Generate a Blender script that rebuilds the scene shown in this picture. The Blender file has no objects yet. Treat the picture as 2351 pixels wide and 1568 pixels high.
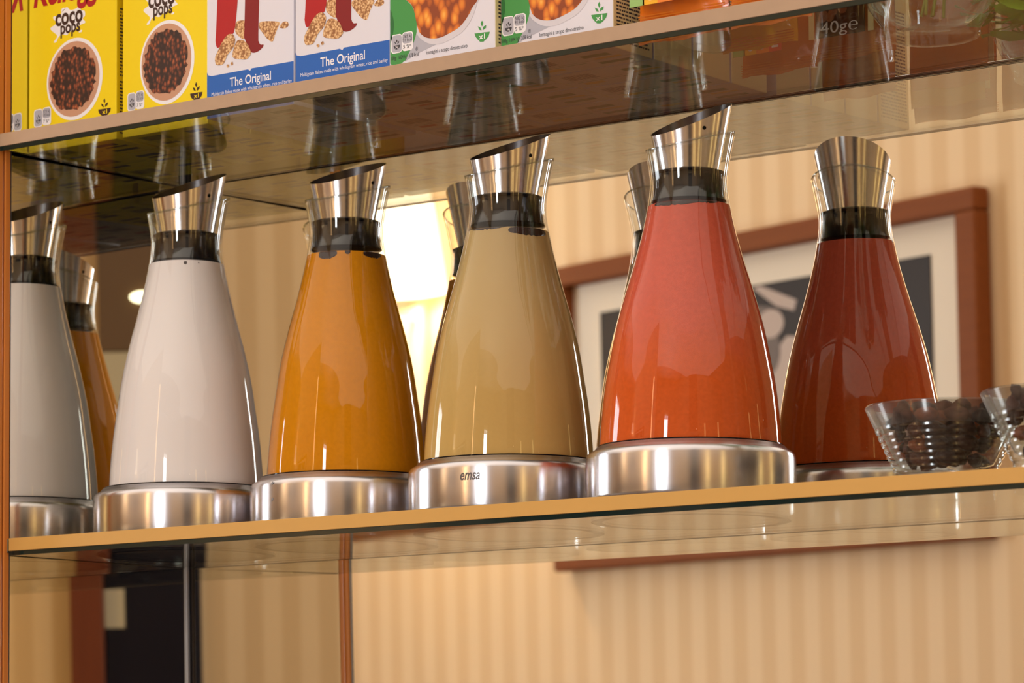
import bpy, bmesh, math, random
from mathutils import Vector, Matrix

random.seed(7)
C = bpy.context.scene.collection
SC = bpy.context.scene
PI = math.pi

# ------------------------------------------------------------------ camera
def setup_camera():
    yaw, pitch, roll = math.radians(37.2489), math.radians(3.0941), math.radians(-0.2204)
    fw = Vector((-math.sin(yaw) * math.cos(pitch), math.cos(yaw) * math.cos(pitch), math.sin(pitch)))
    rt = Vector((math.cos(yaw), math.sin(yaw), 0))
    up = rt.cross(fw)
    r = rt * math.cos(roll) + up * math.sin(roll)
    u = -rt * math.sin(roll) + up * math.cos(roll)
    cd = bpy.data.cameras.new('camera')
    cd.sensor_width = 36
    cd.lens = 7673.477 / 2351 * 36
    cd.shift_y = 631.43 / 2351
    cd.clip_start = 0.05
    cd.dof.use_dof = True
    cd.dof.focus_distance = 1.93
    cd.dof.aperture_fstop = 18
    co = bpy.data.objects.new('camera', cd)
    C.objects.link(co)
    m = Matrix((r, u, -fw)).transposed().to_4x4()
    m.translation = Vector((1.5276, -1.4840, -0.1535))
    co.matrix_world = m
    SC.camera = co
setup_camera()

# ------------------------------------------------------------------ world, lamps, exposure
SC.view_settings.view_transform = 'Standard'
SC.view_settings.look = 'None'
SC.view_settings.gamma = 1
SC.view_settings.use_curve_mapping = False
SC.view_settings.exposure = 0.0
world = bpy.data.worlds.new('world')
SC.world = world
world.use_nodes = True
world.node_tree.nodes['Background'].inputs[0].default_value = (0.9, 0.95, 1.0, 1)
world.node_tree.nodes['Background'].inputs[1].default_value = 0.6
SC.cycles.max_bounces = 14
SC.cycles.transparent_max_bounces = 40
SC.cycles.glossy_bounces = 10
SC.cycles.diffuse_bounces = 4
SC.cycles.caustics_reflective = True
SC.cycles.blur_glossy = 0.6
SC.cycles.caustics_refractive = True

def lin(r, g, b):
    f = lambda c: (c / 255 / 12.92) if c / 255 <= 0.04045 else ((c / 255 + 0.055) / 1.055) ** 2.4
    return (f(r), f(g), f(b), 1)

def area_light(name, loc, target, size, energy, col, sy=None):
    l = bpy.data.lights.new(name, 'AREA')
    l.energy = energy; l.color = col[:3]; l.size = size
    if sy: l.shape = 'RECTANGLE'; l.size_y = sy
    o = bpy.data.objects.new(name, l); C.objects.link(o)
    o.location = loc
    o.rotation_euler = (Vector(target) - Vector(loc)).to_track_quat('-Z', 'Y').to_euler()
    return o
WARM = (1.0, 0.94, 0.86)
DAY = (0.88, 0.94, 1.0)
# added overhead fill light spread over the room, and the two daylight windows
area_light('ceiling_fill', (0.4, -1.2, 1.30), (0.4, -1.2, 0), 5.0, 34, WARM, 2.4)
area_light('window_daylight', (0.62, -2.93, 0.1), (0.5, 0, 0.05), 0.24, 24, DAY, 1.5)
area_light('window_daylight', (-2.82, -0.75, 0.1), (0.5, 0, 0.05), 0.5, 14, DAY, 1.5)

# ------------------------------------------------------------------ node helpers
def new_mat(name):
    m = bpy.data.materials.new(name); m.use_nodes = True
    nt = m.node_tree
    for n in list(nt.nodes): nt.nodes.remove(n)
    out = nt.nodes.new('ShaderNodeOutputMaterial')
    return m, nt, out
def N(nt, t, **kw):
    n = nt.nodes.new(t)
    for k, v in kw.items():
        if k.startswith('i_'):
            key = k[2:]; key = int(key) if key.isdigit() else key.replace('_', ' ')
            n.inputs[key].default_value = v
        else: setattr(n, k, v)
    return n
def plain(name, col, rough=0.5, spec=0.5, metal=0, coat=0, emit=None, es=0, noise=0, nscale=40, bump=0, bscale=200, stretch=None):
    m, nt, out = new_mat(name)
    b = N(nt, 'ShaderNodeBsdfPrincipled')
    b.inputs['Base Color'].default_value = col
    b.inputs['Roughness'].default_value = rough
    b.inputs['Specular IOR Level'].default_value = spec
    b.inputs['Metallic'].default_value = metal
    b.inputs['Coat Weight'].default_value = coat
    b.inputs['Coat Roughness'].default_value = 0.03
    if emit: b.inputs['Emission Color'].default_value = emit; b.inputs['Emission Strength'].default_value = es
    if noise or bump:
        tc = N(nt, 'ShaderNodeTexCoord'); mp = N(nt, 'ShaderNodeMapping')
        nt.links.new(tc.outputs['Object'], mp.inputs[0])
        if stretch: mp.inputs['Scale'].default_value = stretch
    if noise:
        nz = N(nt, 'ShaderNodeTexNoise'); nz.inputs['Scale'].default_value = nscale; nz.inputs['Detail'].default_value = 4
        nt.links.new(mp.outputs[0], nz.inputs['Vector'])
        mx = N(nt, 'ShaderNodeMix', data_type='RGBA')
        mx.inputs[6].default_value = tuple(c * (1 - noise) for c in col[:3]) + (1,)
        mx.inputs[7].default_value = tuple(min(1, c * (1 + noise)) for c in col[:3]) + (1,)
        nt.links.new(nz.outputs[0], mx.inputs[0]); nt.links.new(mx.outputs[2], b.inputs['Base Color'])
    if bump:
        nb = N(nt, 'ShaderNodeTexNoise'); nb.inputs['Scale'].default_value = bscale
        nt.links.new(mp.outputs[0], nb.inputs['Vector'])
        bp = N(nt, 'ShaderNodeBump'); bp.inputs['Strength'].default_value = bump; bp.inputs['Distance'].default_value = 0.002
        nt.links.new(nb.outputs[0], bp.inputs['Height']); nt.links.new(bp.outputs[0], b.inputs['Normal'])
    nt.links.new(b.outputs[0], out.inputs[0])
    return m
def thin_glass(name, tint=(1, 1, 1, 1), f0=0.045, rough=0.0, boost=1.0):
    """clear pane: what passes goes straight on, the share mirrored follows Schlick's law"""
    m, nt, out = new_mat(name)
    tr = N(nt, 'ShaderNodeBsdfTransparent'); tr.inputs[0].default_value = tint
    gl = N(nt, 'ShaderNodeBsdfGlossy'); gl.inputs['Roughness'].default_value = rough
    gl.inputs[0].default_value = (boost, boost, boost, 1)
    lw = N(nt, 'ShaderNodeLayerWeight'); lw.inputs[0].default_value = 0.5
    pw = N(nt, 'ShaderNodeMath', operation='POWER'); pw.inputs[1].default_value = 5
    ma = N(nt, 'ShaderNodeMath', operation='MULTIPLY_ADD'); ma.inputs[1].default_value = 1 - f0; ma.inputs[2].default_value = f0
    mx = N(nt, 'ShaderNodeMixShader')
    L = nt.links.new
    L(lw.outputs['Facing'], pw.inputs[0]); L(pw.outputs[0], ma.inputs[0]); L(ma.outputs[0], mx.inputs[0])
    L(tr.outputs[0], mx.inputs[1]); L(gl.outputs[0], mx.inputs[2]); L(mx.outputs[0], out.inputs[0])
    return m
def solid_glass(name, col, ior=1.5):
    m, nt, out = new_mat(name)
    g = N(nt, 'ShaderNodeBsdfGlass'); g.inputs['Color'].default_value = col; g.inputs['Roughness'].default_value = 0.0; g.inputs['IOR'].default_value = ior
    nt.links.new(g.outputs[0], out.inputs[0]); return m
def mirror_mat(name, col):
    m, nt, out = new_mat(name)
    gl = N(nt, 'ShaderNodeBsdfGlossy'); gl.inputs[0].default_value = col; gl.inputs['Roughness'].default_value = 0.0
    nt.links.new(gl.outputs[0], out.inputs[0]); return m
def steel_mat(name, col, rough, aniso=0.8):
    m, nt, out = new_mat(name)
    b = N(nt, 'ShaderNodeBsdfPrincipled')
    b.inputs['Metallic'].default_value = 1
    b.inputs['Anisotropic'].default_value = aniso
    b.inputs['Anisotropic Rotation'].default_value = 0.25
    b.inputs['Base Color'].default_value = col; b.inputs['Roughness'].default_value = rough
    tg = N(nt, 'ShaderNodeTangent', direction_type='RADIAL', axis='Z')
    nt.links.new(tg.outputs[0], b.inputs['Tangent']); nt.links.new(b.outputs[0], out.inputs[0])
    return m
def wood_mat(name, c1, c2, rough=0.35, scale=(60, 60, 4)):
    m, nt, out = new_mat(name)
    b = N(nt, 'ShaderNodeBsdfPrincipled'); b.inputs['Roughness'].default_value = rough; b.inputs['Specular IOR Level'].default_value = 0.25
    tc = N(nt, 'ShaderNodeTexCoord'); mp = N(nt, 'ShaderNodeMapping'); mp.inputs['Scale'].default_value = scale
    nz = N(nt, 'ShaderNodeTexNoise'); nz.inputs['Scale'].default_value = 1.5; nz.inputs['Detail'].default_value = 6
    mx = N(nt, 'ShaderNodeMix', data_type='RGBA'); mx.inputs[6].default_value = c1; mx.inputs[7].default_value = c2
    L = nt.links.new
    L(tc.outputs['Object'], mp.inputs[0]); L(mp.outputs[0], nz.inputs['Vector']); L(nz.outputs[0], mx.inputs[0])
    L(mx.outputs[2], b.inputs['Base Color']); L(b.outputs[0], out.inputs[0]); return m
def stripes_mat(name, ca, cb, period):
    m, nt, out = new_mat(name)
    b = N(nt, 'ShaderNodeBsdfPrincipled'); b.inputs['Roughness'].default_value = 0.6; b.inputs['Specular IOR Level'].default_value = 0.25
    tc = N(nt, 'ShaderNodeTexCoord'); sx = N(nt, 'ShaderNodeSeparateXYZ')
    mul = N(nt, 'ShaderNodeMath', operation='MULTIPLY'); mul.inputs[1].default_value = 2 * PI / period
    sn = N(nt, 'ShaderNodeMath', operation='SINE')
    mul2 = N(nt, 'ShaderNodeMath', operation='MULTIPLY'); mul2.inputs[1].default_value = 2 * PI / period * 3
    sn2 = N(nt, 'ShaderNodeMath', operation='SINE')
    ad = N(nt, 'ShaderNodeMath', operation='MULTIPLY_ADD'); ad.inputs[1].default_value = 0.3
    rp = N(nt, 'ShaderNodeMapRange', interpolation_type='SMOOTHSTEP'); rp.inputs['From Min'].default_value = -0.75; rp.inputs['From Max'].default_value = 0.75
    mx = N(nt, 'ShaderNodeMix', data_type='RGBA'); mx.inputs[6].default_value = ca; mx.inputs[7].default_value = cb
    L = nt.links.new
    L(tc.outputs['Object'], sx.inputs[0]); L(sx.outputs['X'], mul.inputs[0]); L(mul.outputs[0], sn.inputs[0])
    L(sx.outputs['X'], mul2.inputs[0]); L(mul2.outputs[0], sn2.inputs[0])
    L(sn2.outputs[0], ad.inputs[0]); L(sn.outputs[0], ad.inputs[2]); L(ad.outputs[0], rp.inputs[0])
    L(rp.outputs[0], mx.inputs[0]); L(mx.outputs[2], b.inputs['Base Color']); L(b.outputs[0], out.inputs[0]); return m
def drink_mat(name, top, bottom, z0, z1, mottle=0.08, rough=0.5, sss=0.0, speck=0.0):
    """top and bottom colours of a drink blended by height, with a faint cloudiness"""
    m, nt, out = new_mat(name)
    b = N(nt, 'ShaderNodeBsdfPrincipled'); b.inputs['Roughness'].default_value = rough; b.inputs['Specular IOR Level'].default_value = 0.0
    if sss:
        b.inputs['Subsurface Weight'].default_value = sss; b.inputs['Subsurface Radius'].default_value = (0.02, 0.012, 0.006); b.inputs['Subsurface Scale'].default_value = 1
    tc = N(nt, 'ShaderNodeTexCoord'); sx = N(nt, 'ShaderNodeSeparateXYZ')
    nz = N(nt, 'ShaderNodeTexNoise'); nz.inputs['Scale'].default_value = 45; nz.inputs['Detail'].default_value = 5
    ad = N(nt, 'ShaderNodeMath', operation='MULTIPLY_ADD'); ad.inputs[1].default_value = mottle
    rp = N(nt, 'ShaderNodeMapRange', interpolation_type='SMOOTHSTEP'); rp.inputs['From Min'].default_value = z0 + mottle / 2; rp.inputs['From Max'].default_value = z1 + mottle / 2
    mx = N(nt, 'ShaderNodeMix', data_type='RGBA'); mx.inputs[6].default_value = bottom; mx.inputs[7].default_value = top
    L = nt.links.new
    L(tc.outputs['Object'], sx.inputs[0]); L(tc.outputs['Object'], nz.inputs['Vector'])
    L(nz.outputs[0], ad.inputs[0]); L(sx.outputs['Z'], ad.inputs[2]); L(ad.outputs[0], rp.inputs[0]); L(rp.outputs[0], mx.inputs[0])
    n2 = N(nt, 'ShaderNodeTexNoise'); n2.inputs['Scale'].default_value = 420; n2.inputs['Detail'].default_value = 4; n2.inputs['Roughness'].default_value = 0.7
    r2 = N(nt, 'ShaderNodeMapRange'); r2.inputs['From Min'].default_value = 0.3; r2.inputs['From Max'].default_value = 0.7; r2.inputs['To Min'].default_value = 1 - speck; r2.inputs['To Max'].default_value = 1 + speck
    m2 = N(nt, 'ShaderNodeMix', data_type='RGBA', blend_type='MULTIPLY'); m2.inputs[0].default_value = 1
    L(tc.outputs['Object'], n2.inputs['Vector']); L(n2.outputs[0], r2.inputs[0]); L(mx.outputs[2], m2.inputs[6]); L(r2.outputs[0], m2.inputs[7])
    L(m2.outputs[2], b.inputs['Base Color']); L(b.outputs[0], out.inputs[0]); return m
def cell_mat(name, cols, scale, rough=0.5, stretch=(1, 1, 1)):
    """printed picture of loose cereal: colour cells"""
    m, nt, out = new_mat(name)
    b = N(nt, 'ShaderNodeBsdfPrincipled'); b.inputs['Roughness'].default_value = rough
    tc = N(nt, 'ShaderNodeTexCoord'); mp = N(nt, 'ShaderNodeMapping'); mp.inputs['Scale'].default_value = stretch
    vo = N(nt, 'ShaderNodeTexVoronoi'); vo.inputs['Scale'].default_value = scale
    nz = N(nt, 'ShaderNodeTexNoise'); nz.inputs['Scale'].default_value = scale * 0.35
    ad = N(nt, 'ShaderNodeMath', operation='MULTIPLY_ADD'); ad.inputs[1].default_value = 0.55
    rp = N(nt, 'ShaderNodeValToRGB')
    els = rp.color_ramp.elements
    while len(els) < len(cols): els.new(0.5)
    for i, (p, c) in enumerate(cols): els[i].position = p; els[i].color = c
    L = nt.links.new
    L(tc.outputs['Object'], mp.inputs[0]); L(mp.outputs[0], vo.inputs['Vector']); L(mp.outputs[0], nz.inputs['Vector'])
    L(nz.outputs[0], ad.inputs[0]); L(vo.outputs['Distance'], ad.inputs[2])
    L(ad.outputs[0], rp.inputs[0]); L(rp.outputs[0], b.inputs['Base Color']); L(b.outputs[0], out.inputs[0]); return m

# ------------------------------------------------------------------ object helpers
def obj(name, me, m=None, parent=None, smooth=False):
    if isinstance(me, tuple):
        v, f = me; me = bpy.data.meshes.new(name); me.from_pydata(v, [], f); me.update()
    if isinstance(me, bmesh.types.BMesh):
        bm = me; me = bpy.data.meshes.new(name); bmesh.ops.recalc_face_normals(bm, faces=bm.faces); bm.to_mesh(me); bm.free()
    if smooth:
        me.polygons.foreach_set('use_smooth', [True] * len(me.polygons))
    if m and not me.materials: me.materials.append(m)
    o = bpy.data.objects.new(name, me); C.objects.link(o)
    if parent: o.parent = parent
    return o
def tag(o, label, cat, group=None, kind=None):
    o['label'] = label; o['category'] = cat
    if group: o['group'] = group
    if kind: o['kind'] = kind
    return o
def thing(name, label, cat, loc=(0, 0, 0), rz=0, group=None):
    o = bpy.data.objects.new(name, None); C.objects.link(o)
    o.location = loc; o.rotation_euler = (0, 0, rz); o.empty_display_size = 0.02
    return tag(o, label, cat, group)
def struct(o):
    o['kind'] = 'structure'; return o
def dup_tree(r, parent=None):
    c = r.copy(); C.objects.link(c)
    if parent: c.parent = parent
    for ch in [k for k in r.children]: dup_tree(ch, c)
    return c
def box_bm(x0, x1, y0, y1, z0, z1, bev=0, seg=2):
    bm = bmesh.new()
    bmesh.ops.create_cube(bm, size=1)
    bmesh.ops.scale(bm, vec=(x1 - x0, y1 - y0, z1 - z0), verts=bm.verts)
    bmesh.ops.translate(bm, vec=((x0 + x1) / 2, (y0 + y1) / 2, (z0 + z1) / 2), verts=bm.verts)
    if bev: bmesh.ops.bevel(bm, geom=bm.edges[:], offset=bev, segments=seg, affect='EDGES', profile=0.5)
    return bm
def lathe(prof, seg=96, closed=False):
    """prof: list of (r, z); r=0 allowed at the ends"""
    v, f, rings = [], [], []
    for r, z in prof:
        if r < 1e-7: rings.append([len(v)]); v.append((0, 0, z))
        else:
            rings.append(list(range(len(v), len(v) + seg)))
            v += [(r * math.cos(2 * PI * i / seg), r * math.sin(2 * PI * i / seg), z) for i in range(seg)]
    for a, b in zip(rings, rings[1:]):
        for i in range(seg):
            j = (i + 1) % seg
            if len(a) == 1 and len(b) == 1: continue
            if len(a) == 1: f.append((a[0], b[j], b[i]))
            elif len(b) == 1: f.append((a[i], a[j], b[0]))
            else: f.append((a[i], a[j], b[j], b[i]))
    return v, f
def interp(tab, z):
    if z <= tab[0][0]: return tab[0][1]
    for (a, ra), (b, rb) in zip(tab, tab[1:]):
        if z <= b:
            t = (z - a) / (b - a); return ra + (rb - ra) * t
    return tab[-1][1]
def smooth_tab(tab, n):
    """Catmull-Rom through (z, r)"""
    out = []
    P = [tab[0]] + list(tab) + [tab[-1]]
    for k in range(1, len(P) - 2):
        for i in range(n):
            t = i / n
            q = []
            for c in (0, 1):
                a, b, d, e = P[k - 1][c], P[k][c], P[k + 1][c], P[k + 2][c]
                q.append(0.5 * (2 * b + (d - a) * t + (2 * a - 5 * b + 4 * d - e) * t * t + (3 * b - a - 3 * d + e) * t ** 3))
            out.append(tuple(q))
    out.append(tab[-1]); return out
def curved(pts, n=4, lim=None):
    """closed outline smoothed through its points"""
    out = []; m = len(pts)
    for k in range(m):
        a, b_, d, e = pts[k - 1], pts[k], pts[(k + 1) % m], pts[(k + 2) % m]
        for i in range(n):
            t = i / n
            q = [0.5 * (2 * b_[c] + (d[c] - a[c]) * t + (2 * a[c] - 5 * b_[c] + 4 * d[c] - e[c]) * t * t + (3 * b_[c] - a[c] - 3 * d[c] + e[c]) * t ** 3) for c in (0, 1)]
            if lim: q[0] = min(max(q[0], lim[0]), lim[1]); q[1] = max(q[1], 0.0003)
            out.append(tuple(q))
    return out
def poly_prism(pts, y0, y1, off=(0, 0)):
    """flat print: outline in x,z, between y0 (front) and y1"""
    n = len(pts)
    bm = bmesh.new()
    vs = [bm.verts.new((x + off[0], y0, z + off[1])) for x, z in pts]
    f = bm.faces.new(vs); f.normal_update()
    bmesh.ops.triangulate(bm, faces=[f], ngon_method='EAR_CLIP')
    bm.normal_update()
    for ff in bm.faces:
        if ff.normal.y > 0: ff.normal_flip()
    return bm
def polys_mesh(list_of_pts, y0, off=(0, 0)):
    me = bmesh.new()
    for pts in list_of_pts:
        b = poly_prism(pts, y0, y0, off)
        t = bpy.data.meshes.new('tmp'); b.to_mesh(t); b.free(); me.from_mesh(t); bpy.data.meshes.remove(t)
    return me
def ellipse(cx, cz, rx, rz, n=40, a0=0, a1=2 * PI):
    full = abs(a1 - a0 - 2 * PI) < 1e-6
    return [(cx + rx * math.cos(a0 + (a1 - a0) * i / (n if full else n - 1)), cz + rz * math.sin(a0 + (a1 - a0) * i / (n if full else n - 1))) for i in range(n)]
def rrect(x0, x1, z0, z1, r, n=5):
    p = []
    for cx, cz, a in ((x1 - r, z1 - r, 0), (x0 + r, z1 - r, PI / 2), (x0 + r, z0 + r, PI), (x1 - r, z0 + r, 1.5 * PI)):
        p += [(cx + r * math.cos(a + PI / 2 * i / n), cz + r * math.sin(a + PI / 2 * i / n)) for i in range(n + 1)]
    return p
def text_bm(s, x0, x1, z0, height, y, bold=0.0, shear=0.0, rot=0.0, fit=True):
    """lettering laid flat in x,z at depth y: from x0 to x1, baseline z0"""
    cu = bpy.data.curves.new('lettering', 'FONT')
    cu.body = s; cu.size = 1; cu.shear = shear; cu.offset = bold; cu.resolution_u = 4
    to = bpy.data.objects.new('lettering', cu); C.objects.link(to)
    dg = bpy.context.evaluated_depsgraph_get()
    me = bpy.data.meshes.new_from_object(to.evaluated_get(dg))
    bpy.data.objects.remove(to); bpy.data.curves.remove(cu)
    bm = bmesh.new(); bm.from_mesh(me); bpy.data.meshes.remove(me)
    xs = [v.co.x for v in bm.verts]
    mn, mxx = min(xs), max(xs)
    sc = (x1 - x0) / (mxx - mn)
    sz = height if height else sc
    for v in bm.verts:
        lx, lz = (v.co.x - mn) * sc, v.co.y * sz
        v.co = (x0 + lx * math.cos(rot) - lz * math.sin(rot), y, z0 + lx * math.sin(rot) + lz * math.cos(rot))
    bm.normal_update()
    for ff in bm.faces:
        if ff.normal.y > 0: ff.normal_flip()
    return bm
def merge(bms):
    out = bmesh.new()
    for b in bms:
        t = bpy.data.meshes.new('tmp'); b.to_mesh(t); b.free(); out.from_mesh(t); bpy.data.meshes.remove(t)
    return out

# ------------------------------------------------------------------ dimensions
XL, LEFT_TILT, MY = 0.0044, math.radians(-1.415), 0.1620     # mirror corner
LOW_T = 0.0109
UP_Z, UP_T, UP_Y = 0.2562, 0.0110, -0.0095                    # upper shelf: underside, thickness, front edge
UP_TOP = UP_Z + UP_T
FLOOR, CEIL = -1.40, 1.32

# ------------------------------------------------------------------ materials
M_steel = steel_mat('brushed_steel', lin(222, 221, 226), 0.25)
M_steel_shaded = steel_mat('brushed_steel_shaded', lin(136, 130, 130), 0.34)  # same steel darkened: shade inside the spout put into the colour
M_alu = plain('aluminium', lin(170, 170, 175), 0.25, metal=1)
M_alu_dark = plain('dark_aluminium', lin(70, 70, 76), 0.3, metal=1)
M_black = plain('black_silicone', (0.006, 0.006, 0.008, 1), 0.08, 0.2)
M_hole = plain('hole_black', (0.004, 0.004, 0.004, 1), 0.6, 0.2)
M_pocket = plain('dark_air_pocket', lin(52, 34, 30), 0.25, 0.3)
M_foot = plain('rubber_foot', (0.02, 0.02, 0.02, 1), 0.6)
M_glass = thin_glass('carafe_glass', (0.975, 0.985, 0.98, 1), 0.038)
M_shelf = solid_glass('shelf_glass', (0.96, 0.985, 0.97, 1))
M_frost = thin_glass('frosted_glass', (0.78, 0.78, 0.76, 1), 0.15, 0.35)
M_rim = thin_glass('glass_rim', (0.80, 0.84, 0.84, 1), 0.22, 0.05)
M_bowlglass = thin_glass('bowl_glass', (0.84, 0.85, 0.84, 1), 0.07, 0.12)
M_vase = thin_glass('vase_glass', (0.93, 0.96, 0.94, 1), 0.06)
M_edge_low = plain('apricot_edge', lin(208, 160, 86), 0.45, 0.3, noise=0.03, nscale=60)  # warm room reflection in the polished glass edge, put into the colour
M_edge_up = plain('beige_edge', lin(180, 150, 122), 0.5, 0.3, noise=0.06, nscale=120)  # greyer room reflection in the upper glass edge, put into the colour
M_edge_glass = plain('dark_green_glass_edge', (0.006, 0.016, 0.013, 1), 0.08, 0.5)
M_mirror_b = mirror_mat('mirror_back', (0.86, 0.86, 0.82, 1))
M_mirror_l = mirror_mat('mirror_left', (0.87, 0.86, 0.81, 1))
M_backing = plain('mirror_backing', (0.05, 0.05, 0.05, 1), 0.6)
M_post = wood_mat('cherry_wood', lin(228, 148, 70), lin(204, 116, 46), 0.35)
M_frame = wood_mat('red_brown_wood', lin(142, 78, 32), lin(124, 64, 24), 0.6, (6, 60, 60))
M_paper_w = plain('white_mount', lin(244, 232, 216), 0.7, 0.2)
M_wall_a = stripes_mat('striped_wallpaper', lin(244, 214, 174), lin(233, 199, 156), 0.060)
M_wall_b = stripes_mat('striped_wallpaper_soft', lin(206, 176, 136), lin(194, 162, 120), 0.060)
M_plaster = plain('cream_plaster', lin(205, 180, 145), 0.8, 0.2)
M_ceil = plain('ceiling_paint', lin(225, 210, 190), 0.8, 0.2)
M_floor = wood_mat('parquet', lin(120, 78, 45), lin(95, 60, 34), 0.4, (4, 30, 30))
M_photo = plain('photo_dark', lin(58, 52, 52), 0.5, 0.2)
M_photo_mid = plain('photo_grey', lin(120, 108, 104), 0.5, 0.2)
M_photo_light = plain('photo_light', lin(196, 178, 170), 0.5, 0.2)
M_shade = plain('lamp_shade_glow', lin(255, 236, 190), 0.7, 0.1, emit=(1.0, 0.86, 0.62, 1), es=2.6)
M_white_paint = plain('white_paint', lin(240, 228, 200), 0.5)
M_gold = plain('gold_lamp_shade', lin(230, 180, 80), 0.5, emit=(1.0, 0.70, 0.26, 1), es=3.5)
M_sky = plain('bright_sky', (0.9, 0.95, 1, 1), 1, 0, emit=(0.86, 0.93, 1.0, 1), es=6.0)
M_cab_black = plain('black_gloss', (0.006, 0.006, 0.013, 1), 0.3, 0.2)
M_cab_grey = plain('pale_grey_panel', lin(176, 164, 138), 0.7)
M_wains = wood_mat('dark_wainscot', lin(70, 40, 22), lin(52, 30, 17), 0.4, (60, 60, 4))
M_rail = wood_mat('orange_brown_rail', lin(146, 90, 46), lin(128, 76, 38), 0.4, (4, 60, 60))
M_dpost = wood_mat('dark_red_wood', lin(112, 54, 28), lin(92, 42, 20), 0.5)
M_cab_brown = plain('dark_brown_panel', lin(92, 66, 38), 0.6)
M_glow = plain('lamp_disc', (1, 1, 0.8, 1), 0.5, emit=(1.0, 0.95, 0.62, 1), es=5)

# ------------------------------------------------------------------ the room
def wall_strip(name, p0, p1, mat, z0=FLOOR, z1=CEIL, t=0.05, holes=()):
    """upright wall from p0 to p1 (plan), the room on its left; local x runs along it"""
    d = Vector((p1[0] - p0[0], p1[1] - p0[1], 0)); L = d.length
    us = sorted({0.0, L, *[h[0] for h in holes], *[h[1] for h in holes]})
    bms = []
    for a, b in zip(us, us[1:]):
        cut = [h for h in holes if h[0] <= a + 1e-6 and h[1] >= b - 1e-6]
        if not cut: bms.append(box_bm(a, b, -t, 0, z0, z1))
        else:
            h = cut[0]
            bms.append(box_bm(a, b, -t, 0, z0, h[2])); bms.append(box_bm(a, b, -t, 0, h[3], z1))
    o = obj(name, merge(bms), mat)
    o.location = (p0[0], p0[1], 0); o.rotation_euler = (0, 0, math.atan2(d.y, d.x))
    return struct(o)
A_DIR = Vector((-0.9596, -0.2814, 0)); A_P0 = Vector((-1.4062, -2.2223, 0))
A_R = A_P0 - A_DIR * 1.34; A_L = A_P0 + A_DIR * 1.6
B_DIR = Vector((0.73, 0.683, 0)).normalized(); B_Q = Vector((2.11, -2.11, 0))
B_0 = B_Q - B_DIR * 1.26; B_1 = B_Q + B_DIR * 2.05
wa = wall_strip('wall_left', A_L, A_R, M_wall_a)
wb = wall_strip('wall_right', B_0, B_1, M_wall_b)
D_Y = B_0.y
wc = wall_strip('wall_alcove', A_R, (A_R.x, D_Y), M_plaster)
wx0, wx1 = 0.50, 0.80
wd = wall_strip('wall_front', (A_R.x, D_Y), (B_0.x, D_Y), M_plaster, holes=[(wx0 - A_R.x, wx1 - A_R.x, -0.75, 0.95)])
we = wall_strip('wall_far_left', (A_L.x, 0.25), (A_L.x, A_L.y), M_plaster, holes=[(0.65, 1.35, -0.75, 0.95)])
wf = wall_strip('wall_far_right', (B_1.x, B_1.y), (B_1.x, 0.25), M_plaster)
wg = wall_strip('wall_back', (B_1.x, 0.25), (A_L.x, 0.25), M_plaster)
x0r, x1r, y0r, y1r = A_L.x - 0.1, B_1.x + 0.1, D_Y - 0.1, 0.35
struct(obj('floor', box_bm(x0r, x1r, y0r, y1r, FLOOR - 0.05, FLOOR), M_floor))
struct(obj('ceiling', box_bm(x0r, x1r, y0r, y1r, CEIL, CEIL + 0.05), M_ceil))

def window(name, loc, rz, w, z0, z1):
    """casement window; local x along the wall, y out of the room"""
    r = bpy.data.objects.new(name, None); C.objects.link(r); r.location = loc; r.rotation_euler = (0, 0, rz); struct(r)
    f = 0.035
    bms = [box_bm(0, f, 0, 0.05, z0, z1), box_bm(w - f, w, 0, 0.05, z0, z1), box_bm(f, w - f, 0, 0.05, z0, z0 + f), box_bm(f, w - f, 0, 0.05, z1 - f, z1),
           box_bm(w / 2 - 0.015, w / 2 + 0.015, 0.005, 0.04, z0 + f, z1 - f)]
    obj('window_frame', merge(bms), M_white_paint, r)
    obj('window_light', box_bm(f, w - f, 0.042, 0.046, z0 + f, z1 - f), M_sky, r)
    return r
def wainscot(p0, p1, top):
    d = Vector((p1[0] - p0[0], p1[1] - p0[1], 0)); L = d.length; a = math.atan2(d.y, d.x)
    n = Vector((-d.y, d.x, 0)).normalized()
    r = bpy.data.objects.new('trim_1', None); C.objects.link(r); r.location = (p0[0], p0[1], 0); r.rotation_euler = (0, 0, a); struct(r)
    k = max(1, round(L / 0.45)); w = L / k
    for i in range(k): obj('panel', box_bm(i * w + 0.004, (i + 1) * w - 0.004, 0.0005, 0.014, FLOOR, top - 0.205, 0.003, 1), M_wains, r)
    obj('rail', box_bm(0, L, 0.0005, 0.024, top - 0.204, top, 0.004, 2), M_rail, r)
wainscot(A_L, A_R, -0.345)
window('window_1', (wx1, D_Y, 0), PI, wx1 - wx0, -0.75, 0.95)
window('window_2', (A_L.x, 0.25 - 1.35, 0), PI / 2, 0.70, -0.75, 0.95)

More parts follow.
